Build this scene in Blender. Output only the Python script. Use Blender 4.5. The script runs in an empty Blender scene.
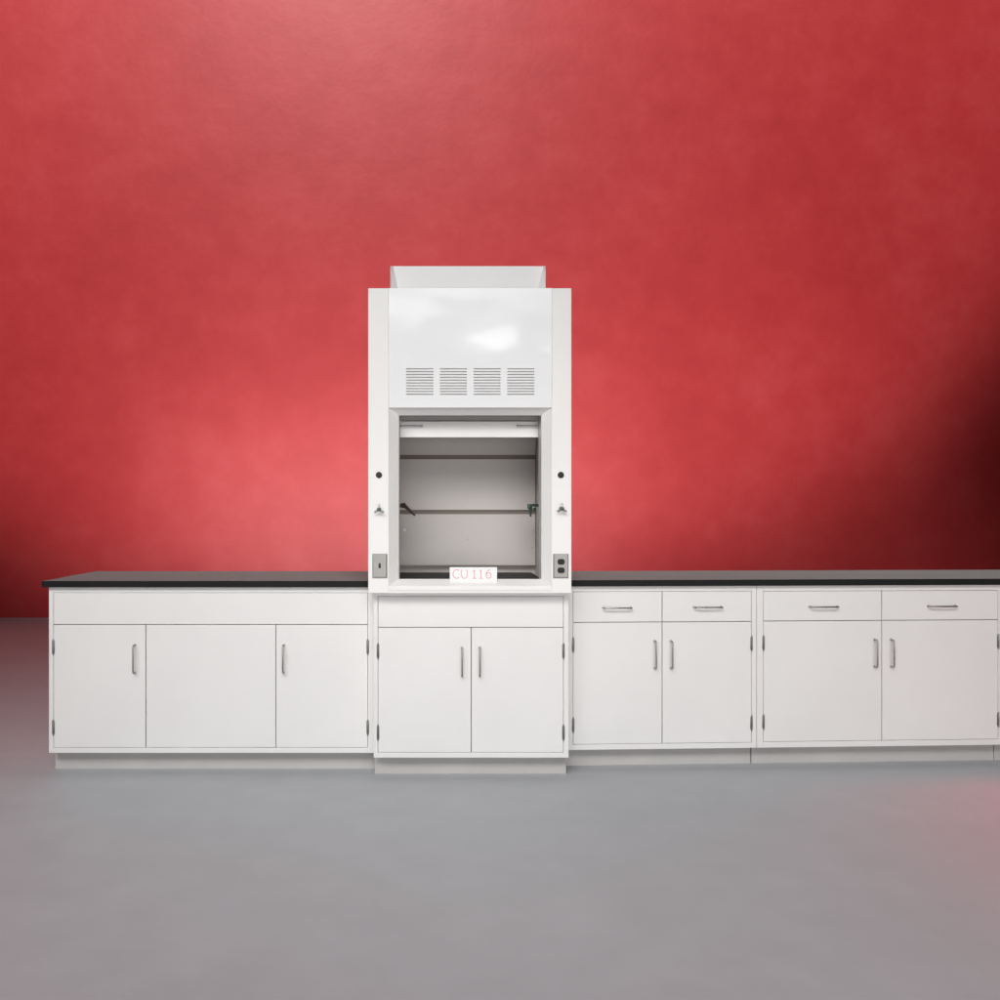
import bpy, bmesh, math, random
from mathutils import Vector, Matrix
random.seed(4)
S = bpy.context.scene
COL = S.collection
PI = math.pi

# ------------------------------------------------------------------ survey
# eye height, focal length (in photo pixels) and principal point of the photo
H, F, CX, CY = 1.3135, 886.0, 430.0, 511.0
def X(px, d): return (px - CX) / F * d          # metres across at distance d
def Z(py, d): return H - (py - CY) / F * d      # metres up at distance d

# ------------------------------------------------------------------ materials
def new_mat(name):
    m = bpy.data.materials.new(name); m.use_nodes = True
    nt = m.node_tree
    b = nt.nodes['Principled BSDF']
    return m, nt, b
def noise(nt, scale, detail=4, rough=0.55, vec=None, stretch=None):
    n = nt.nodes.new('ShaderNodeTexNoise')
    n.inputs['Scale'].default_value = scale
    n.inputs['Detail'].default_value = detail
    n.inputs['Roughness'].default_value = rough
    tc = nt.nodes.new('ShaderNodeTexCoord')
    if stretch:
        mp = nt.nodes.new('ShaderNodeMapping'); mp.inputs['Scale'].default_value = stretch
        nt.links.new(tc.outputs['Object'], mp.inputs['Vector'])
        nt.links.new(mp.outputs['Vector'], n.inputs['Vector'])
    else:
        nt.links.new(tc.outputs['Object'], n.inputs['Vector'])
    return n
def ramp(nt, src, stops):
    r = nt.nodes.new('ShaderNodeValToRGB')
    e = r.color_ramp.elements
    while len(e) < len(stops): e.new(0.5)
    for k, (p, c) in enumerate(stops):
        e[k].position = p
        e[k].color = (c, c, c, 1) if isinstance(c, float) else (*c, 1)
    nt.links.new(src, r.inputs['Fac'])
    return r
def bump(nt, b, src, strength, dist):
    bp = nt.nodes.new('ShaderNodeBump')
    bp.inputs['Strength'].default_value = strength
    bp.inputs['Distance'].default_value = dist
    nt.links.new(src, bp.inputs['Height'])
    nt.links.new(bp.outputs['Normal'], b.inputs['Normal'])
    return bp
def paint(name, c, rough=0.4, var=0.03, scale=3.0, bstr=0.08, coat=0.0, metal=0.0, fine=260.0):
    m, nt, b = new_mat(name)
    n = noise(nt, scale, 3)
    r = ramp(nt, n.outputs['Fac'], [(0.3, tuple(x*(1-var) for x in c)), (0.7, tuple(min(1, x*(1+var)) for x in c))])
    nt.links.new(r.outputs['Color'], b.inputs['Base Color'])
    rr = ramp(nt, n.outputs['Fac'], [(0.25, max(0.02, rough-0.05)), (0.75, rough+0.05)])
    nt.links.new(rr.outputs['Color'], b.inputs['Roughness'])
    b.inputs['Metallic'].default_value = metal
    b.inputs['Coat Weight'].default_value = coat
    if bstr:
        f = noise(nt, fine, 2)
        bump(nt, b, f.outputs['Fac'], bstr, 0.0006)
    return m

M = {}
M['white'] = paint('white_powder_coat', (0.76, 0.745, 0.73), 0.42, 0.02, 2.2)
M['hood_white'] = paint('hood_white_paint', (0.80, 0.785, 0.765), 0.38, 0.015, 2.5)
M['toe'] = paint('toe_kick_paint', (0.47, 0.455, 0.44), 0.6, 0.05, 4.0)
M['inner'] = paint('shadow_gap_steel', (0.30, 0.29, 0.28), 0.6, 0.05, 4.0)
M['liner'] = paint('hood_liner_board', (0.60, 0.555, 0.525), 0.55, 0.05, 2.0)
M['baffle'] = paint('baffle_board', (0.54, 0.50, 0.475), 0.5, 0.04, 1.8)
M['nickel'] = paint('brushed_nickel', (0.42, 0.40, 0.38), 0.3, 0.08, 40.0, 0.05, metal=1.0)
M['hinge'] = paint('hinge_steel', (0.26, 0.255, 0.25), 0.38, 0.1, 50.0, 0.05, metal=1.0)
M['plate'] = paint('plate_grey', (0.37, 0.355, 0.335), 0.4, 0.06, 30.0, 0.05)
M['dark_top'] = paint('matte_black_resin', (0.010, 0.010, 0.011), 0.65, 0.1, 10.0)
M['black'] = paint('black_plastic', (0.012, 0.012, 0.013), 0.4, 0.1, 30.0)
M['green'] = paint('dark_green_enamel', (0.02, 0.05, 0.035), 0.3, 0.1, 30.0)
M['brown'] = paint('dark_bronze', (0.045, 0.022, 0.016), 0.4, 0.15, 30.0)
M['duct'] = paint('bright_sheet_metal', (0.86, 0.86, 0.845), 0.45, 0.03, 3.0)
M['slot'] = paint('slot_shade_brown', (0.20, 0.165, 0.14), 0.7, 0.08, 6.0)
M['card'] = paint('white_card', (0.88, 0.88, 0.87), 0.7, 0.01, 20.0, 0.05)
M['ink'] = paint('red_ink', (0.82, 0.30, 0.34), 0.6, 0.05, 60.0, 0.0)
M['peg'] = paint('pale_plastic', (0.72, 0.71, 0.69), 0.4, 0.02, 30.0, 0.0)

# glossy, slightly oil-canned sheet metal of the hood's upper front
m, nt, b = new_mat('hood_front_gloss')
n = noise(nt, 2.5, 3)
r = ramp(nt, n.outputs['Fac'], [(0.3, (0.80, 0.80, 0.80)), (0.7, (0.83, 0.83, 0.83))])
nt.links.new(r.outputs['Color'], b.inputs['Base Color'])
b.inputs['Roughness'].default_value = 0.3
b.inputs['Coat Weight'].default_value = 0.6
b.inputs['Coat Roughness'].default_value = 0.09
w = noise(nt, 3.0, 1, 0.4, stretch=(1, 1, 1.6))
bp = bump(nt, b, w.outputs['Fac'], 0.2, 0.02)
nt.links.new(bp.outputs['Normal'], b.inputs['Coat Normal'])
M['gloss'] = m

# black epoxy resin worktop
m, nt, b = new_mat('black_epoxy_top')
n = noise(nt, 6, 4)
r = ramp(nt, n.outputs['Fac'], [(0.3, (0.008, 0.0084, 0.0088)), (0.7, (0.012, 0.0124, 0.0128))])
nt.links.new(r.outputs['Color'], b.inputs['Base Color'])
rr = ramp(nt, n.outputs['Fac'], [(0.3, 0.5), (0.7, 0.6)])
nt.links.new(rr.outputs['Color'], b.inputs['Roughness'])
b.inputs['Specular IOR Level'].default_value = 0.15
b.inputs['Sheen Weight'].default_value = 0.95
b.inputs['Sheen Roughness'].default_value = 0.15
b.inputs['Sheen Tint'].default_value = (0.8, 1.0, 0.97, 1)
f = noise(nt, 300, 2); bump(nt, b, f.outputs['Fac'], 0.15, 0.0008)
M['epoxy'] = m

# clear sash glass
m, nt, b = new_mat('sash_glass')
b.inputs['Base Color'].default_value = (0.9, 0.95, 0.93, 1)
b.inputs['Transmission Weight'].default_value = 1.0
b.inputs['Roughness'].default_value = 0.03
b.inputs['IOR'].default_value = 1.45
M['glass'] = m

# red plaster wall
m, nt, b = new_mat('red_plaster')
n1 = noise(nt, 0.55, 6, 0.6)
n2 = noise(nt, 2.6, 8, 0.65)
mx = nt.nodes.new('ShaderNodeMix'); mx.data_type = 'FLOAT'
mx.inputs['Factor'].default_value = 0.5
nt.links.new(n1.outputs['Fac'], mx.inputs['A']); nt.links.new(n2.outputs['Fac'], mx.inputs['B'])
r = ramp(nt, mx.outputs['Result'], [(0.31, (0.43, 0.027, 0.029)), (0.5, (0.49, 0.036, 0.038)), (0.70, (0.54, 0.056, 0.058))])
nt.links.new(r.outputs['Color'], b.inputs['Base Color'])
b.inputs['Roughness'].default_value = 0.5
b.inputs['Specular IOR Level'].default_value = 0.33
n3 = noise(nt, 5.0, 9, 0.6)
bump(nt, b, n3.outputs['Fac'], 0.18, 0.02)
M['wall'] = m

# smooth grey concrete floor
m, nt, b = new_mat('grey_concrete')
n1 = noise(nt, 0.5, 6, 0.6)
n2 = noise(nt, 5.0, 6, 0.6)
mx = nt.nodes.new('ShaderNodeMix'); mx.data_type = 'FLOAT'
mx.inputs['Factor'].default_value = 0.4
nt.links.new(n1.outputs['Fac'], mx.inputs['A']); nt.links.new(n2.outputs['Fac'], mx.inputs['B'])
r = ramp(nt, mx.outputs['Result'], [(0.3, (0.415, 0.422, 0.442)), (0.7, (0.505, 0.513, 0.535))])
nt.links.new(r.outputs['Color'], b.inputs['Base Color'])
b.inputs['Specular IOR Level'].default_value = 0.35
rr = ramp(nt, mx.outputs['Result'], [(0.3, 0.55), (0.7, 0.68)])
nt.links.new(rr.outputs['Color'], b.inputs['Roughness'])
n3 = noise(nt, 60.0, 5, 0.6)
bump(nt, b, n3.outputs['Fac'], 0.12, 0.003)
M['floor'] = m

# ------------------------------------------------------------------ mesh helpers
class MB:
    def __init__(self): self.bm = bmesh.new()
    def box(self, x0, x1, y0, y1, z0, z1, bev=0.0, seg=2):
        t = bmesh.new()
        vs = [t.verts.new((x, y, z)) for x in (x0, x1) for y in (y0, y1) for z in (z0, z1)]
        for f in ((0,1,3,2),(4,6,7,5),(0,4,5,1),(2,3,7,6),(0,2,6,4),(1,5,7,3)):
            t.faces.new([vs[i] for i in f])
        bmesh.ops.recalc_face_normals(t, faces=t.faces)
        if bev: bmesh.ops.bevel(t, geom=t.edges[:], offset=bev, segments=seg, profile=0.5, affect='EDGES')
        self._merge(t); return self
    def prism(self, pts, axis, a0, a1, bev=0.0):
        """pts polygon in the two other axes (ordered), extruded a0..a1 along axis"""
        t = bmesh.new()
        def mk(p, a):
            if axis == 'z': return (p[0], p[1], a)
            if axis == 'x': return (a, p[0], p[1])
            return (p[0], a, p[1])
        A = [t.verts.new(mk(p, a0)) for p in pts]; B = [t.verts.new(mk(p, a1)) for p in pts]
        n = len(pts)
        t.faces.new(A); t.faces.new(B[::-1])
        for i in range(n): t.faces.new([A[i], B[i], B[(i+1) % n], A[(i+1) % n]])
        bmesh.ops.recalc_face_normals(t, faces=t.faces)
        if bev: bmesh.ops.bevel(t, geom=t.edges[:], offset=bev, segments=2, profile=0.5, affect='EDGES')
        self._merge(t); return self
    def hexa(self, P, bev=0.0):
        """8 points: 4 front (ccw), 4 back"""
        t = bmesh.new(); v = [t.verts.new(p) for p in P]
        t.faces.new(v[:4]); t.faces.new(v[4:][::-1])
        for i in range(4): t.faces.new([v[i], v[4+i], v[4+(i+1) % 4], v[(i+1) % 4]])
        bmesh.ops.recalc_face_normals(t, faces=t.faces)
        if bev: bmesh.ops.bevel(t, geom=t.edges[:], offset=bev, segments=2, profile=0.5, affect='EDGES')
        self._merge(t); return self
    def cyl(self, c, r, h, axis='y', seg=24, r2=None, bev=0.0):
        t = bmesh.new()
        bmesh.ops.create_cone(t, cap_ends=True, segments=seg, radius1=r, radius2=r if r2 is None else r2, depth=h)
        if bev:
            es = [e for e in t.edges if abs(e.verts[0].co.z - e.verts[1].co.z) < 1e-6]
            bmesh.ops.bevel(t, geom=es, offset=bev, segments=2, profile=0.5, affect='EDGES')
        R = {'z': Matrix.Identity(4), 'y': Matrix.Rotation(PI/2, 4, 'X'), 'x': Matrix.Rotation(PI/2, 4, 'Y')}[axis]
        bmesh.ops.transform(t, matrix=Matrix.Translation(c) @ R, verts=t.verts)
        self._merge(t, smooth=True); return self
    def tube(self, pts, r, seg=12, radii=None):
        t = bmesh.new(); P = [Vector(p) for p in pts]; n = len(P)
        rings = []; up = None
        for i, p in enumerate(P):
            d = (P[min(i+1, n-1)] - P[max(i-1, 0)]).normalized()
            if up is None:
                up = Vector((0, 0, 1)) if abs(d.z) < 0.9 else Vector((0, 1, 0))
            a = d.cross(up).normalized(); bb = a.cross(d).normalized(); up = bb
            rr = radii[i] if radii else r
            rings.append([t.verts.new(p + a*rr*math.cos(2*PI*k/seg) + bb*rr*math.sin(2*PI*k/seg)) for k in range(seg)])
        for i in range(n-1):
            for k in range(seg):
                t.faces.new([rings[i][k], rings[i][(k+1) % seg], rings[i+1][(k+1) % seg], rings[i+1][k]])
        t.faces.new(rings[0][::-1]); t.faces.new(rings[-1])
        bmesh.ops.recalc_face_normals(t, faces=t.faces)
        self._merge(t, smooth=True); return self
    def _merge(self, t, smooth=False):
        for f in t.faces: f.smooth = smooth
        me = bpy.data.meshes.new('tmp'); t.to_mesh(me); t.free()
        self.bm.from_mesh(me); bpy.data.meshes.remove(me)
    def build(self, name, mat, parent=None):
        me = bpy.data.meshes.new(name); self.bm.to_mesh(me); self.bm.free()
        me.materials.append(mat)
        o = bpy.data.objects.new(name, me); COL.objects.link(o)
        if parent: o.parent = parent
        # shade smooth only across gentle edges
        me.set_sharp_from_angle(angle=math.radians(40)) if any(p.use_smooth for p in me.polygons) else None
        return o
def empty(name, loc=(0, 0, 0), rz=0.0, label=None, cat=None, group=None):
    o = bpy.data.objects.new(name, None); COL.objects.link(o)
    o.location = loc; o.rotation_euler = (0, 0, rz); o.empty_display_size = 0.1
    tag(o, label, cat, group); return o
def tag(o, label=None, cat=None, group=None, kind=None):
    if label: o['label'] = label
    if cat: o['category'] = cat
    if group: o['group'] = group
    if kind: o['kind'] = kind
    return o

def pull(parent, u, z, L, vertical, mat=None, r=0.0042, off=0.030, name='handle', v0=0.0):
    """wire pull: bar with two rounded returns to the face and small feet"""
    c = 0.012; pts = []
    h = L/2
    prof = [(-h, 0.0), (-h, off-c)]
    for k in range(1, 5): a = k/4*PI/2; prof.append((-h + c*(1-math.cos(a)), off - c + c*math.sin(a)))
    prof += [(-p, q) for p, q in reversed(prof)]
    for p, q in prof: pts.append((u, v0-q, z+p) if vertical else (u+p, v0-q, z))
    mb = MB().tube(pts, r, 12)
    for s in (-h, h):
        cpt = (u, v0-0.0012, z+s) if vertical else (u+s, v0-0.0012, z)
        mb.cyl(cpt, r*1.5, 0.003, 'y', 16)
    return mb.build(name, mat or M['nickel'], parent)

def hinge(parent, u, z, side):
    mb = MB().cyl((u, -0.0035, z), 0.0046, 0.066, 'z', 14, bev=0.001)
    mb.cyl((u, -0.0035, z+0.036), 0.0036, 0.007, 'z', 12).cyl((u, -0.0035, z-0.036), 0.0036, 0.007, 'z', 12)
    mb.box(u-0.0065, u+0.0065, -0.0022, 0.002, z-0.031, z+0.031, 0.0006)
    return mb.build('hinge', M['hinge'], parent)

G = 0.0018       # half gap round each door
def front(parent, name, u0, u1, z0, z1, mat='white', t=0.019, dv=0.0):
    return MB().box(u0+G, u1-G, dv, dv+t-0.001, z0+G, z1-G, 0.0016, 2).build(name, M[mat], parent)

def carcass(root, W, zb, zt, depth, uL, uR, zd0, zd1, toe_in=0.0012):
    """frame and box: opening uL..uR x zd0..zd1"""
    mb = MB()
    mb.box(0, uL, 0, 0.022, zb, zt, 0.001)
    mb.box(uR, W, 0, 0.022, zb, zt, 0.001)
    mb.box(uL, uR, 0.0004, 0.022, zd1, zt, 0.001)
    mb.box(uL, uR, 0.0004, 0.022, zb, zd0, 0.001)
    mb.box(0.0006, W-0.0006, 0.0225, depth, zb+0.0005, zt-0.0005, 0.001)
    body = mb.build('body', M['white'], root)
    # grey sheet behind the fronts, painting shade into the reveal gaps
    MB().box(uL+0.0005, uR-0.0005, 0.0205, 0.0222, zd0+0.0005, zd1-0.0005).build('back_panel', M['inner'], root)
    MB().box(toe_in, W-toe_in, 0.072, depth-0.01, 0.0, zb-0.0005, 0.001).build('toe_kick', M['toe'], root)
    return body

# ------------------------------------------------------------------ setting
WY = 10.9
fl = MB().box(-22, 24, -8, WY+0.6, -0.2, 0.0).build('floor', M['floor']); tag(fl, 'smooth grey concrete floor', 'floor', kind='structure')
wl = MB().box(-22, 24, WY, WY+0.3, 0.0, 13.0).build('wall', M['wall']); tag(wl, 'mottled red plaster wall', 'wall', kind='structure')

ZB = 0.100       # underside of the cabinet frames

# ------------------------------------------------------------------ left base cabinet
DL = F*(H-ZB)/(752.9-CY)           # distance of its face
XL = X(48.9, DL); ZT = Z(587.2, DL)
WL = X(374.5, DL) - XL - 0.001
u = lambda px: X(px, DL) - XL
z = lambda py: Z(py, DL)
root = empty('base_cabinet', (XL, DL, 0), 0, 'widest white cabinet, fixed blank panel between its two doors, left of the hood', 'base cabinet')
uA, uB = u(53.3), u(368.0)
zd0, zd1 = z(747.7), z(592.6)
carcass(root, WL, ZB, ZT, 0.62, uA, uB, zd0, zd1)
zs = z(624.6)
front(root, 'top_panel', uA, uB, zs, zd1)
d = front(root, 'door', uA, u(145.8), zd0, zs)
pull(d, u(135), z(658.8), 0.140, True); hinge(d, uA+0.001, z(647), -1); hinge(d, uA+0.001, z(727.5), -1)
front(root, 'centre_panel', u(145.8), u(275.8), zd0, zs, dv=0.0012)
d = front(root, 'door', u(275.8), uB, zd0, zs)
pull(d, u(283.8), z(658.8), 0.140, True); hinge(d, uB-0.001, z(647), 1); hinge(d, uB-0.001, z(727.5), 1)

# left worktop
ct = MB().box(XL-0.026, X(374.5, DL)-0.003, DL-0.026, DL+0.70, ZT+0.001, ZT+0.033, 0.0035, 3).build('countertop', M['epoxy'])
tag(ct, 'black epoxy worktop lying on the wide cabinet left of the fume hood', 'countertop')

# ------------------------------------------------------------------ cabinet under the hood
DB = F*(H-ZB)/(757.7-CY)
XB = X(373.6, DB); WB = X(568.6, DB) - XB
u = lambda px: X(px, DB) - XB
z = lambda py: Z(py, DB)
ZHB = Z(593, 4.28)                 # underside of the hood
root = empty('base_cabinet', (XB, DB, 0), 0, 'white cabinet directly under the fume hood, two doors below a blank top panel', 'base cabinet')
uA, uB = u(377.8), u(563.6)
zd0, zd1 = z(752.5), z(596.3)
carcass(root, WB, ZB, ZHB-0.002, 0.70, uA, uB, zd0, zd1)
zs = z(627.4)
front(root, 'top_panel', uA, uB, zs, zd1)
um = u(471.2)
d = front(root, 'door', uA, um, zd0, zs)
pull(d, u(462), z(661.7), 0.140, True); hinge(d, uA+0.001, z(651), -1); hinge(d, uA+0.001, z(732.5), -1)
d = front(root, 'door', um, uB, zd0, zs)
pull(d, u(479.7), z(661.7), 0.140, True); hinge(d, uB-0.001, z(651), 1); hinge(d, uB-0.001, z(732.5), 1)

# ------------------------------------------------------------------ right run (turned slightly away)
TH = math.radians(2.6)
RX, RY = 0.690, 4.496
def ru(px):
    a = (px-CX)/F
    return (a*RY - RX) / (math.cos(TH) - a*math.sin(TH))
def rz(px, py):
    return H - (py-CY)/F*(RY + ru(px)*math.sin(TH))
ZR = rz(572, 586.4)
def run_pos(uu, v=0.0):
    return (RX + uu*math.cos(TH) - v*math.sin(TH), RY + uu*math.sin(TH) + v*math.cos(TH), 0)
def drawer_cabinet(u0, u1, label, pA, pM, pB, zpx, hd, hh, hv):
    root = empty('base_cabinet', run_pos(u0), TH, label, 'base cabinet', 'drawer cabinets right of the hood')
    W = u1-u0
    a, mid, bb = ru(pA)-u0, ru(pM)-u0, ru(pB)-u0
    zt, zs, zb = zpx
    carcass(root, W, ZB, ZR, 0.60, a, bb, zb, zt)
    for (s0, s1, hp) in ((a, mid, hd[0]), (mid, bb, hd[1])):
        dr = front(root, 'drawer', s0, s1, zs, zt)
        pull(dr, ru(hp[0])-u0, rz(*hp), 0.142, False)
    d = front(root, 'door', a, mid, zb, zs)
    pull(d, ru(hh[0][0])-u0, rz(*hh[0]), 0.140, True)
    for hz in hv: hinge(d, a+0.001, hz, -1)
    d = front(root, 'door', mid, bb, zb, zs)
    pull(d, ru(hh[1][0])-u0, rz(*hh[1]), 0.140, True)
    for hz in hv: hinge(d, bb-0.001, hz, 1)
    return root
uS = ru(756.6)
drawer_cabinet(0.0, uS-0.001, 'narrower two drawer white cabinet, next to the fume hood on its right', 572.9, 662.2, 751.6,
    (rz(662, 591.3), rz(662, 622.0), rz(662, 743.6)), ((617, 607.6), (707.5, 607.0)),
    ((654.6, 654.6), (670.8, 654.6)), (rz(751, 643.5), rz(751, 723)))
uE = ru(1003.0)
wide = drawer_cabinet(uS+0.001, uE, 'wider two drawer white cabinet at the right end of the row', 763.2, 881.8, 998.2,
    (rz(882, 590.6), rz(882, 620.4), rz(882, 740.6)), ((823, 606.6), (941.5, 606.0)),
    ((874.4, 653.0), (891.0, 653.0)), (rz(763, 643.0), rz(763, 722)))
third = wide.copy(); COL.objects.link(third); third.location = run_pos(uE+0.001)
third['label'] = 'last drawer cabinet, all but its edge cut off by the right border'
for ch in list(wide.children):
    c = ch.copy(); COL.objects.link(c); c.parent = third
    for g in list(ch.children):
        d = g.copy(); COL.objects.link(d); d.parent = c
wide['label'] = 'wider two drawer white cabinet, second to the right of the hood'
p = run_pos(0)
ct = MB().box(-0.004, uE+uE-uS+0.03, -0.026, 0.66, 0.0, 0.032, 0.0035, 3).build('countertop', M['epoxy'])
ct.location = (p[0], p[1], ZR+0.001); ct.rotation_euler = (0, 0, TH)
tag(ct, 'long black epoxy worktop lying across the drawer cabinets right of the hood', 'countertop')

# ------------------------------------------------------------------ fume hood
D0, D1 = 4.28, 4.318                 # front face, inner end of the bevels
hx0, hx1 = X(368.2, D0), X(571.4, D0)
ZTOP = Z(288.2, D0)
fxA, fxB = X(388.4, D0), X(552.0, D0)      # inner edge of the post faces
oxA, oxB = X(399.0, D1), X(541.3, D1)      # clear opening
bx0, bx1 = XB+0.001, XB+WB-0.001           # body width behind the posts
hood = empty('fume_hood', ((hx0+hx1)/2, D0, ZHB), 0, 'tall white fume hood with open sash standing on the middle cabinet', 'fume hood')
HM = Matrix.Translation(Vector(hood.location)).inverted()
def hb(mb, name, mat, parent=None):
    """build at world coordinates, store relative to the hood's base"""
    bmesh.ops.transform(mb.bm, matrix=HM, verts=mb.bm.verts)
    return mb.build(name, M[mat], parent or hood)
# posts
hb(MB().prism([(hx0, D0), (fxA, D0), (oxA, D1), (oxA, 4.40), (hx0, 4.40)], 'z', ZHB, ZTOP, 0.0012), 'post', 'hood_white')
hb(MB().prism([(hx1, D0), (hx1, 4.40), (oxB, 4.40), (oxB, D1), (fxB, D0)], 'z', ZHB, ZTOP, 0.0012), 'post', 'hood_white')
# header bevel under the front panel
zh0, zh1 = Z(407.3, D0), Z(415.4, D1)
e = 0.0006
hb(MB().hexa([(fxA+e, D0+0.001, zh0), (fxB-e, D0+0.001, zh0), (fxB-e, D0+0.001, zh0+0.010), (fxA+e, D0+0.001, zh0+0.010),
              (oxA+e, D1, zh1), (oxB-e, D1, zh1), (oxB-e, D1, zh0+0.010), (oxA+e, D1, zh0+0.010)]), 'header', 'hood_white')
# front panel with louvre slots
def slotted():
    xs = [fxA+0.002]; blocks = [(406.2, 433.3), (439.9, 466.9), (473.5, 500.4), (507.2, 534.2)]
    for a, c in blocks: xs += [X(a, D0), X(c, D0)]
    xs.append(fxB-0.002)
    zs_ = [zh0-0.002]; n = 10; p0, p1 = Z(395.0, D0), Z(368.4, D0)
    pitch = (p1-p0)/(n-0.55); sh = pitch*0.42
    for k in range(n): zs_ += [p0+k*pitch, p0+k*pitch+sh]
    zs_.append(ZTOP-0.001)
    t = bmesh.new(); yf, yb = D0-0.006, D0-0.0035
    V = {}
    def v(i, j, y):
        k = (i, j, y)
        if k not in V: V[k] = t.verts.new((xs[i], y, zs_[j]))
        return V[k]
    nx, nz = len(xs)-1, len(zs_)-1
    hole = lambda i, j: (i % 2 == 1 and 0 < i < nx and j % 2 == 1 and 0 < j < nz)
    inb = lambda i, j: 0 <= i < nx and 0 <= j < nz
    for i in range(nx):
        for j in range(nz):
            if hole(i, j): continue
            t.faces.new([v(i, j, yf), v(i+1, j, yf), v(i+1, j+1, yf), v(i, j+1, yf)])
            t.faces.new([v(i, j, yb), v(i, j+1, yb), v(i+1, j+1, yb), v(i+1, j, yb)])
            for (di, dj, a, c) in ((-1, 0, (i, j), (i, j+1)), (1, 0, (i+1, j), (i+1, j+1)), (0, -1, (i, j), (i+1, j)), (0, 1, (i, j+1), (i+1, j+1))):
                if not inb(i+di, j+dj) or hole(i+di, j+dj):
                    t.faces.new([v(*a, yf), v(*c, yf), v(*c, yb), v(*a, yb)])
    bmesh.ops.recalc_face_normals(t, faces=t.faces)
    mb = MB(); mb._merge(t)
    return mb, xs, zs_, pitch, sh, p0
mb, xs, zs_, pitch, sh, p0 = slotted()
# returned bottom lip of the panel
mb.box(fxA+0.0025, fxB-0.0025, D0-0.0034, D0+0.0005, zh0-0.0015, zh0+0.006)
panel = hb(mb, 'front_panel', 'gloss')
for k in range(4):
    x0, x1 = xs[1+2*k], xs[2+2*k]
    mv = MB()
    for j in range(10):
        zb = p0 + j*pitch
        mv.hexa([(x0-0.001, D0-0.003, zb+sh+0.001), (x1+0.001, D0-0.003, zb+sh+0.001), (x1+0.001, D0-0.003, zb+sh+0.0022), (x0-0.001, D0-0.003, zb+sh+0.0022),
                 (x0-0.001, D0+0.008, zb-0.004), (x1+0.001, D0+0.008, zb-0.004), (x1+0.001, D0+0.008, zb-0.0028), (x0-0.001, D0+0.008, zb-0.0028)])
    hb(mv, 'vent', 'hood_white', None)
hb(MB().box(fxA+0.004, fxB-0.004, D0+0.012, D0+0.016, zh0+0.012, ZTOP-0.004), 'inner_front_skin', 'liner')
# outer shell: sides, roof, back
YB_ = 5.02
hb(MB().box(bx0, bx0+0.002, 4.4005, YB_, ZHB+0.001, ZTOP-0.02, 0.0006), 'side_panel', 'hood_white')
hb(MB().box(bx1-0.002, bx1, 4.4005, YB_, ZHB+0.001, ZTOP-0.02, 0.0006), 'side_panel', 'hood_white')
hb(MB().box(bx0+0.0025, bx1-0.0025, 4.4005, YB_-0.003, ZTOP-0.024, ZTOP-0.0205, 0.0006), 'roof_panel', 'hood_white')
hb(MB().box(bx0+0.0025, bx1-0.0025, YB_-0.0025, YB_, ZHB+0.001, ZTOP-0.0205), 'back_panel', 'hood_white')
# liner walls
DI = 4.90
ixB = X(536.2, DI); ixA = (hx0+hx1) - ixB
zf = Z(577.5, 4.45)                 # worktop level inside
hb(MB().box(ixA-0.006, ixA, 4.402, 4.96, zf-0.03, 2.25)
   .box(ixB, ixB+0.006, 4.402, 4.96, zf-0.03, 2.25)
   .box(ixA, ixB, 4.954, 4.96, zf-0.03, 2.25)
   .box(ixA, ixB, 4.402, 4.953, 2.244, 2.25), 'liner', 'liner')
# back baffles, with the exhaust slots between them
zi = lambda py: Z(py, DI)
for (a, c, dy, name) in ((565.2, 514.2, 0.0, 'baffle'), (510.0, 459.2, 0.0, 'baffle')):
    hb(MB().box(ixA+0.004, ixB-0.004, DI+dy, DI+dy+0.006, zi(a), zi(c), 0.001), name, 'baffle')
# upper baffle leans forward
hb(MB().hexa([(ixA+0.004, DI, zi(454.8)), (ixB-0.004, DI, zi(454.8)), (ixB-0.004, DI-0.20, 2.12), (ixA+0.004, DI-0.20, 2.12),
              (ixA+0.004, DI+0.006, zi(454.8)), (ixB-0.004, DI+0.006, zi(454.8)), (ixB-0.004, DI-0.194, 2.12), (ixA+0.004, DI-0.194, 2.12)]), 'baffle', 'baffle')
# brown strips behind the exhaust slots, their shade painted in
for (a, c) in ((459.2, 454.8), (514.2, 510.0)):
    hb(MB().box(ixA+0.004, ixB-0.004, DI+0.012, DI+0.014, zi(a)-0.02, zi(c)+0.02), 'slot_shade', 'slot')
# black dished worktop with a pale rim
zs2 = Z(572.5, 4.86)
hb(MB().box(ixA+0.0005, ixB-0.0005, 4.405, 4.9535, zf-0.03, zs2-0.012), 'worktop_support', 'liner')
hb(MB().box(ixA+0.030, ixB-0.030, 4.43, 4.87, zs2-0.0115, zs2, 0.002), 'work_surface', 'dark_top')
# sill
hb(MB().hexa([(fxA+e, D0-0.003, Z(586.0, D0)), (fxB-e, D0-0.003, Z(586.0, D0)), (fxB-e, D0-0.003, Z(590.6, D0)), (fxA+e, D0-0.003, Z(590.6, D0)),
              (oxA+e, D1, Z(578.8, D1)), (oxB-e, D1, Z(578.8, D1)), (oxB-e, D1, Z(590.6, D0)), (oxA+e, D1, Z(590.6, D0))], 0.0012), 'sill', 'hood_white')
hb(MB().hexa([(fxA+e, D0, ZHB), (fxB-e, D0, ZHB), (fxB-e, D0, Z(590.8, D0)), (fxA+e, D0, Z(590.8, D0)),
              (oxA+e, D1, ZHB), (oxB-e, D1, ZHB), (oxB-e, D1, Z(590.8, D0)), (oxA+e, D1, Z(590.8, D0))]), 'bottom_rail', 'hood_white')
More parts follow.
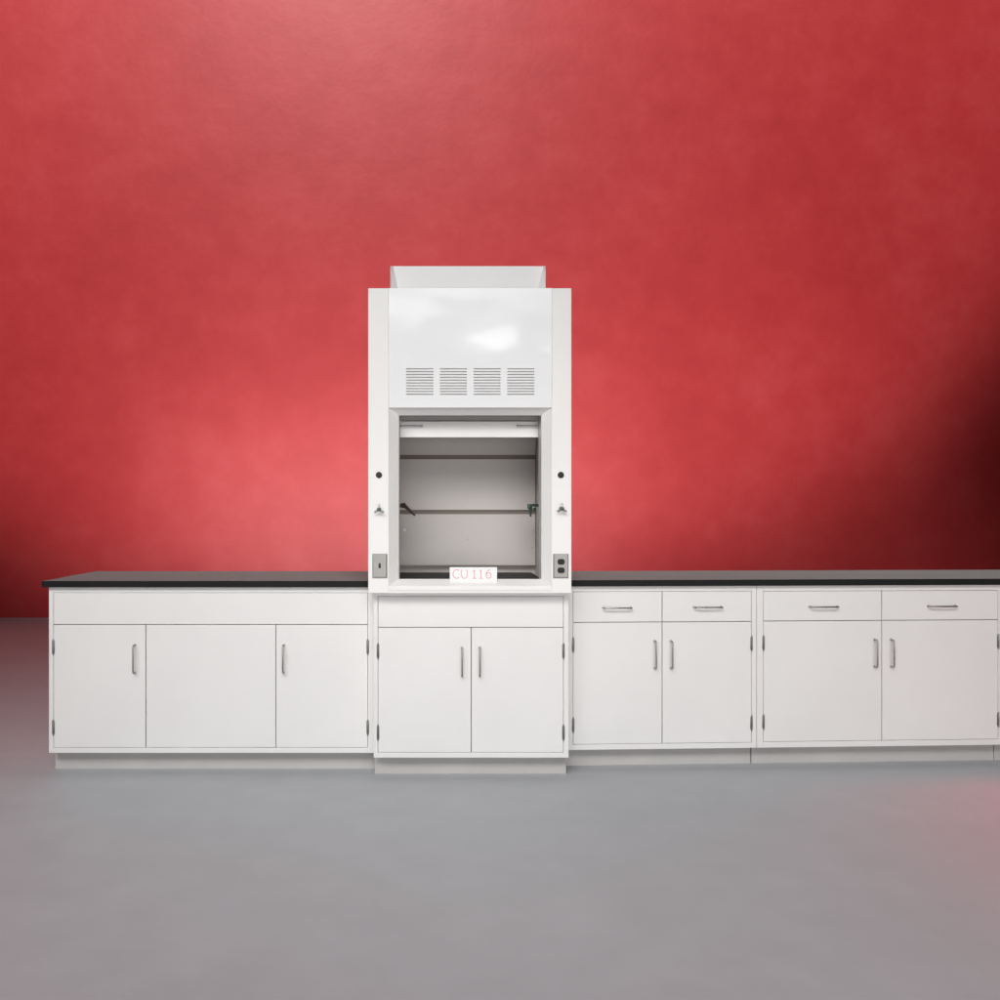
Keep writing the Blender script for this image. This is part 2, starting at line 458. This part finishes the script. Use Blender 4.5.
# sash with glass and lift handles
DS = 4.425
sa, sc = Z(437.4, DS), Z(421.3, DS)
sx0, sx1 = oxA-0.012, oxB+0.012
sash = hb(MB().box(sx0, sx1, DS, DS+0.018, sa, sc, 0.002)
          .box(sx0, sx0+0.02, DS+0.002, DS+0.016, sc, 2.20).box(sx1-0.02, sx1, DS+0.002, DS+0.016, sc, 2.20), 'sash', 'hood_white')
g = hb(MB().box(sx0+0.02, sx1-0.02, DS+0.007, DS+0.011, sc, 2.20), 'sash_glass', 'glass', sash)
for (pa, pb) in ((399.4, 422.8), (516.6, 540.6)):
    x0, x1 = X(pa, DS-0.02), X(pb, DS-0.02); zz = Z(425.6, DS-0.02)
    mb = MB().tube([(x0, DS-0.018, zz), (x1, DS-0.018, zz)], 0.0034, 10)
    for xx in (x0+0.006, x1-0.006): mb.cyl((xx, DS-0.009, zz), 0.0045, 0.018, 'y', 12)
    hb(mb, 'handle', 'hinge', sash)
hb(MB().box(oxA-0.012, oxB+0.012, 4.404, 4.41, sc+0.003, sc+0.09), 'sash_filler', 'inner')  # added grey strip hiding glass reflections between header and sash rail
# sash guide channels
for (x0, x1) in ((oxA-0.014, oxA+0.0015), (oxB-0.003, oxB+0.014)):
    hb(MB().box(x0, x1, 4.4015, 4.406, zf, 2.2), 'sash_guide', 'inner')
# plugs
for px in (378.9, 560.8):
    hb(MB().cyl((X(px, D0), D0-0.0025, Z(475.0, D0)), 0.0152, 0.005, 'y', 32, bev=0.0012)
       .cyl((X(px, D0), D0-0.0058, Z(475.0, D0)), 0.0105, 0.002, 'y', 32), 'hole_plug', 'dark_top')
# service valves: hub with three lever lobes
for px, py, hm in ((379.2, 509.5, 'green'), (561.2, 508.8, 'green')):
    cx, cz = X(px, D0), Z(py, D0)
    v = hb(MB().cyl((cx, D0-0.0015, cz), 0.012, 0.003, 'y', 24).cyl((cx, D0-0.015, cz), 0.0065, 0.028, 'y', 20), 'valve', 'nickel')
    for ang, lm in ((90, 'peg'), (214, 'hinge'), (326, 'hinge')):
        mb = MB()
        a = math.radians(ang); dx, dz = math.cos(a), math.sin(a)
        y = D0-0.026
        mb.tube([(cx+dx*0.005, y, cz+dz*0.005), (cx+dx*0.014, y-0.001, cz+dz*0.014), (cx+dx*0.022, y-0.003, cz+dz*0.022), (cx+dx*0.026, y-0.004, cz+dz*0.026)], 0.004, 10, [0.0050, 0.0046, 0.0056, 0.0040])
        hb(mb, 'lever', lm, v)
    hb(MB().cyl((cx, D0-0.028, cz), 0.0098, 0.010, 'y', 24, bev=0.0015), 'index_button', hm, v)
# switch plate and outlet plate
def plate(px0, px1, name):
    x0, x1 = X(px0, D0), X(px1, D0)
    z0, z1 = Z(578.0, D0), Z(553.8, D0)
    p = hb(MB().hexa([(x0, D0-0.001, z0), (x1, D0-0.001, z0), (x1, D0-0.001, z1), (x0, D0-0.001, z1),
                      (x0, D0-0.004, z0), (x1, D0-0.004, z0), (x1, D0-0.004, z1), (x0, D0-0.004, z1)])
           .hexa([(x0+0.006, D0-0.013, z0+0.006), (x1-0.006, D0-0.013, z0+0.006), (x1-0.006, D0-0.013, z1-0.006), (x0+0.006, D0-0.013, z1-0.006),
                  (x0, D0-0.004, z0), (x1, D0-0.004, z0), (x1, D0-0.004, z1), (x0, D0-0.004, z1)], 0.001), name, 'plate')
    return p, (x0+x1)/2, (z0+z1)/2
p, cx, cz = plate(372.3, 387.3, 'switch_plate')
hb(MB().box(cx-0.016, cx+0.016, D0-0.0142, D0-0.0128, cz-0.034, cz+0.034, 0.0005), 'switch_frame', 'plate', p)
hb(MB().box(cx-0.0052, cx+0.0052, D0-0.0155, D0-0.0145, cz-0.010, cz+0.014, 0.0004)
   .hexa([(cx-0.0035, D0-0.026, cz+0.004), (cx+0.0035, D0-0.026, cz+0.004), (cx+0.0035, D0-0.026, cz+0.009), (cx-0.0035, D0-0.026, cz+0.009),
          (cx-0.0045, D0-0.015, cz-0.006), (cx+0.0045, D0-0.015, cz-0.006), (cx+0.0045, D0-0.015, cz+0.004), (cx-0.0045, D0-0.015, cz+0.004)], 0.0006), 'toggle', 'black', p)
for zz in (cz+0.046, cz-0.046):
    hb(MB().cyl((cx, D0-0.0133, zz), 0.003, 0.0015, 'y', 12), 'screw', 'plate', p)
p, cx, cz = plate(553.0, 568.4, 'outlet_plate')
for zz in (cz+0.0205, cz-0.0205):
    hb(MB().prism([(cx+0.0175*math.cos(a)*1.0, zz+max(-0.0135, min(0.0135, 0.0175*math.sin(a)))) for a in [2*PI*k/32 for k in range(32)]], 'y', D0-0.0155, D0-0.0128), 'socket', 'dark_top', p)
hb(MB().cyl((cx, D0-0.0138, cz), 0.0032, 0.0016, 'y', 12), 'screw', 'plate', p)

# gas and water nozzles on the liner walls
DN = 4.62
zn = Z(505.5, DN)
xw = ixA
nz = hb(MB().cyl((xw+0.004, DN, zn), 0.016, 0.008, 'x', 20)
        .tube([(xw+0.004, DN, zn), (xw+0.065, DN, zn)], 0.0105, 12)
        .tube([(xw+0.065, DN, zn), (xw+0.078, DN-0.006, zn-0.008), (xw+0.125, DN-0.03, zn-0.052)], 0.007, 12, [0.0115, 0.0095, 0.0045]), 'nozzle', 'brown')
hb(MB().cyl((xw+0.066, DN, zn), 0.0145, 0.02, 'x', 6), 'collar', 'brown', nz)
xw = ixB; zn = Z(506.0, DN)
xe = X(529.2, DN)
nz = hb(MB().cyl((xw-0.004, DN, zn), 0.016, 0.008, 'x', 20)
        .tube([(xw-0.004, DN, zn-0.002), (xw-0.02, DN, zn+0.003), (xe+0.02, DN, zn+0.004), (xe, DN, zn+0.001)], 0.0065, 12)
        .box(xe-0.009, xe+0.014, DN-0.012, DN+0.012, zn-0.014, zn+0.010, 0.003)
        .tube([(xe+0.006, DN, zn-0.012), (xe+0.006, DN, zn-0.024), (xe+0.006, DN-0.002, zn-0.030), (xe+0.008, DN-0.004, zn-0.056)], 0.006, 12, [0.009, 0.009, 0.0065, 0.0045]), 'nozzle', 'green')
hb(MB().cyl((xe+0.026, DN-0.002, zn-0.016), 0.0085, 0.022, 'y', 8), 'collar', 'green', nz)
# small pale rod sockets on baffle and walls
for px, py, s in ((404.5, 530, 1), (404.5, 546.5, .7), (532.5, 546.5, .7), (533, 530, .7), (467.8, 538.6, .8), (404.2, 573.0, 1), (531.5, 573.0, 1)):
    if py > 570: continue
    hb(MB().cyl((X(px, DI-0.008), DI-0.005, Z(py, DI-0.008)), 0.0085*s, 0.010, 'y', 18, bev=0.001), 'rod_socket', 'peg' if s >= 1 else 'baffle')
hb(MB().box(ixB-0.012, ixB-0.0005, 4.60, 4.64, Z(536.5, 4.62), Z(530.5, 4.62), 0.002), 'wall_bracket', 'peg')
# sheet metal enclosure standing on the roof
ex0, ex1 = X(390.9, D0+0.05), X(545.2, D0+0.05)
ya, yb = D0+0.05, D0+0.62
zt = Z(265.8, ya); zb = ZTOP-0.0195
sx_ = 0.0015
yt_, yb_ = ya+0.018, ya+0.030         # the back leans slightly, the side wings splay outwards
tl, tr = X(393.2, yt_), X(543.4, yt_)
zt2 = Z(266.2, yt_)
bl, br = X(399.5, yb_), X(536.6, yb_)
enc = hb(MB().hexa([(bl, yb_, zb), (br, yb_, zb), (tr, yt_, zt2), (tl, yt_, zt2),
          (bl, yb_+0.002, zb), (br, yb_+0.002, zb), (tr, yt_+0.002, zt2), (tl, yt_+0.002, zt2)])
   .hexa([(ex0, ya, zb), (bl-0.0005, yb_, zb), (tl-0.0005, yt_, zt2), (ex0, ya, zt),
          (ex0-0.002, ya+0.001, zb), (bl-0.0025, yb_+0.002, zb), (tl-0.0025, yt_+0.002, zt2), (ex0-0.002, ya+0.001, zt)])
   .hexa([(ex1, ya, zb), (br+0.0005, yb_, zb), (tr+0.0005, yt_, zt2), (ex1, ya, zt),
          (ex1+0.002, ya+0.001, zb), (br+0.0025, yb_+0.002, zb), (tr+0.0025, yt_+0.002, zt2), (ex1+0.002, ya+0.001, zt)]), 'roof_enclosure', 'duct')

# ------------------------------------------------------------------ sign on the sill
YS = D0+0.016
k = (YS-D0+0.003)/(D1-D0+0.003)
sz0 = Z(586.0, D0)*(1-k) + Z(578.8, D1)*k + 0.0006
sz1 = Z(567.2, YS)
sx0, sx1 = X(449.8, YS), X(497.0, YS)
sign = MB().box(0, sx1-sx0, 0, 0.0015, 0, sz1-sz0, 0.0003).build('sign', M['card'])
sign.location = (sx0, YS, sz0)
tag(sign, 'small white card with red lettering CU 116 standing on the hood sill', 'sign')
mb = MB(); lh = (578.3-569.6)/F*YS; r0 = 0.0018
def stroke(pts): mb.tube([(x*lh, 0, y*lh) for x, y in pts], r0, 8)
arc = lambda cx, cy, rx, ry, a0, a1, n=14: [(cx+rx*math.cos(math.radians(a0+(a1-a0)*t/n)), cy+ry*math.sin(math.radians(a0+(a1-a0)*t/n))) for t in range(n+1)]
def one(x): stroke([(x, 0.80), (x+0.12, 0.86), (x+0.17, 0.98), (x+0.17, 0)]); stroke([(x-0.02, 0), (x+0.36, 0)])
stroke(arc(0.44, 0.5, 0.42, 0.5, 50, 310))
stroke([(0.98, 1.0), (0.98, 0.34)] + arc(1.30, 0.32, 0.32, 0.32, 180, 360) + [(1.62, 1.0)])
one(2.28); one(3.02)
stroke(arc(4.06, 0.32, 0.29, 0.31, 160, -200, 20)); stroke(arc(4.30, 0.30, 0.55, 0.70, 180, 100, 10))
lw = 4.36*lh; kx = (X(491.4, YS)-X(452.8, YS))/lw
for v in mb.bm.verts: v.co.x *= kx; v.co.y *= 0.12
lt = mb.build('lettering', M['ink'], sign)
lt.location = (X(452.8, YS)-sx0, -0.0002, Z(578.3, YS)-sz0)

# ------------------------------------------------------------------ light
W = bpy.data.worlds.new('World'); S.world = W; W.use_nodes = True
W.node_tree.nodes['Background'].inputs['Color'].default_value = (0.9, 0.93, 1.0, 1)
W.node_tree.nodes['Background'].inputs['Strength'].default_value = 0.012
def aim(o, target):
    o.rotation_euler = (Vector(target)-Vector(o.location)).to_track_quat('-Z', 'Y').to_euler()
def area(name, loc, target, sx, sy, power, color=(1, 1, 1), spread=PI):
    l = bpy.data.lights.new(name, 'AREA'); l.shape = 'RECTANGLE'; l.size = sx; l.size_y = sy
    l.energy = power; l.color = color; l.spread = spread
    o = bpy.data.objects.new(name, l); COL.objects.link(o); o.location = loc; aim(o, target); return o
def spot(name, loc, target, power, angle, blend, radius=0.3, color=(1, 1, 1)):
    l = bpy.data.lights.new(name, 'SPOT'); l.energy = power; l.spot_size = math.radians(angle); l.spot_blend = blend
    l.shadow_soft_size = radius; l.color = color
    o = bpy.data.objects.new(name, l); COL.objects.link(o); o.location = loc; aim(o, target); return o
# overhead softbox in front of the row
area('softbox', (-1.0, -0.8, 4.4), (0.0, 3.6, 0.9), 7.5, 1.8, 87, (0.99, 0.987, 0.985), math.radians(74))
area('fill_softbox', (1.5, -1.4, 0.95), (1.2, 4.5, 1.15), 8.0, 1.4, 28, (0.99, 0.987, 0.985), math.radians(60))
# ceiling tube fixtures that mirror in the hood's glossy panel
area('ceiling_fixture', (0.55, 0.35, 2.92), (0.4, 4.3, 2.1), 0.40, 0.16, 2.2)
area('ceiling_fixture', (-0.45, 0.35, 3.15), (0.2, 4.3, 2.1), 0.7, 0.12, 1.5)
area('ceiling_fixture', (1.3, 0.35, 2.85), (0.4, 4.3, 2.1), 0.5, 0.12, 1.5)
# wall wash, thrown over the top of the hood
spot('wall_spot', (-3.0, -6.0, 22.0), (X(296, WY), WY, Z(-620, WY)), 28000, 63.4, 0.13, 0.5, (1, 0.95, 0.95))
spot('wall_spot', (-3.0, -6.0, 22.0), (X(750, WY), WY, Z(480, WY)), 6500, 13, 1.0, 0.3, (1, 0.95, 0.95))  # added second spot, lifting the lower right of the wall
# added unseen low fill behind the cabinets, brightening the foot of the wall
area('wall_foot_fill', (-0.5, 6.4, 0.5), (-0.5, WY, 1.9), 5.2, 0.4, 56, (0.62, 1, 1), math.radians(64))
# added unseen red fill, tinting the floor at the right
spot('red_floor_fill', (4.7, 5.1, 2.8), (3.4, 3.8, 0), 260, 52, 1.0, 0.3, (1, 0.04, 0.06))

# ------------------------------------------------------------------ camera and render
cam = bpy.data.cameras.new('camera'); co = bpy.data.objects.new('camera', cam); COL.objects.link(co)
co.location = (0, 0, H); co.rotation_euler = (PI/2, 0, 0)
cam.sensor_width = 36; cam.lens = F/1000*36
cam.shift_x = (500-CX)/1000; cam.shift_y = (CY-500)/1000
cam.clip_start = 0.05; cam.clip_end = 200
S.camera = co
S.view_settings.view_transform = 'Standard'; S.view_settings.look = 'None'
S.view_settings.exposure = 0; S.view_settings.gamma = 1
S.view_settings.use_curve_mapping = False
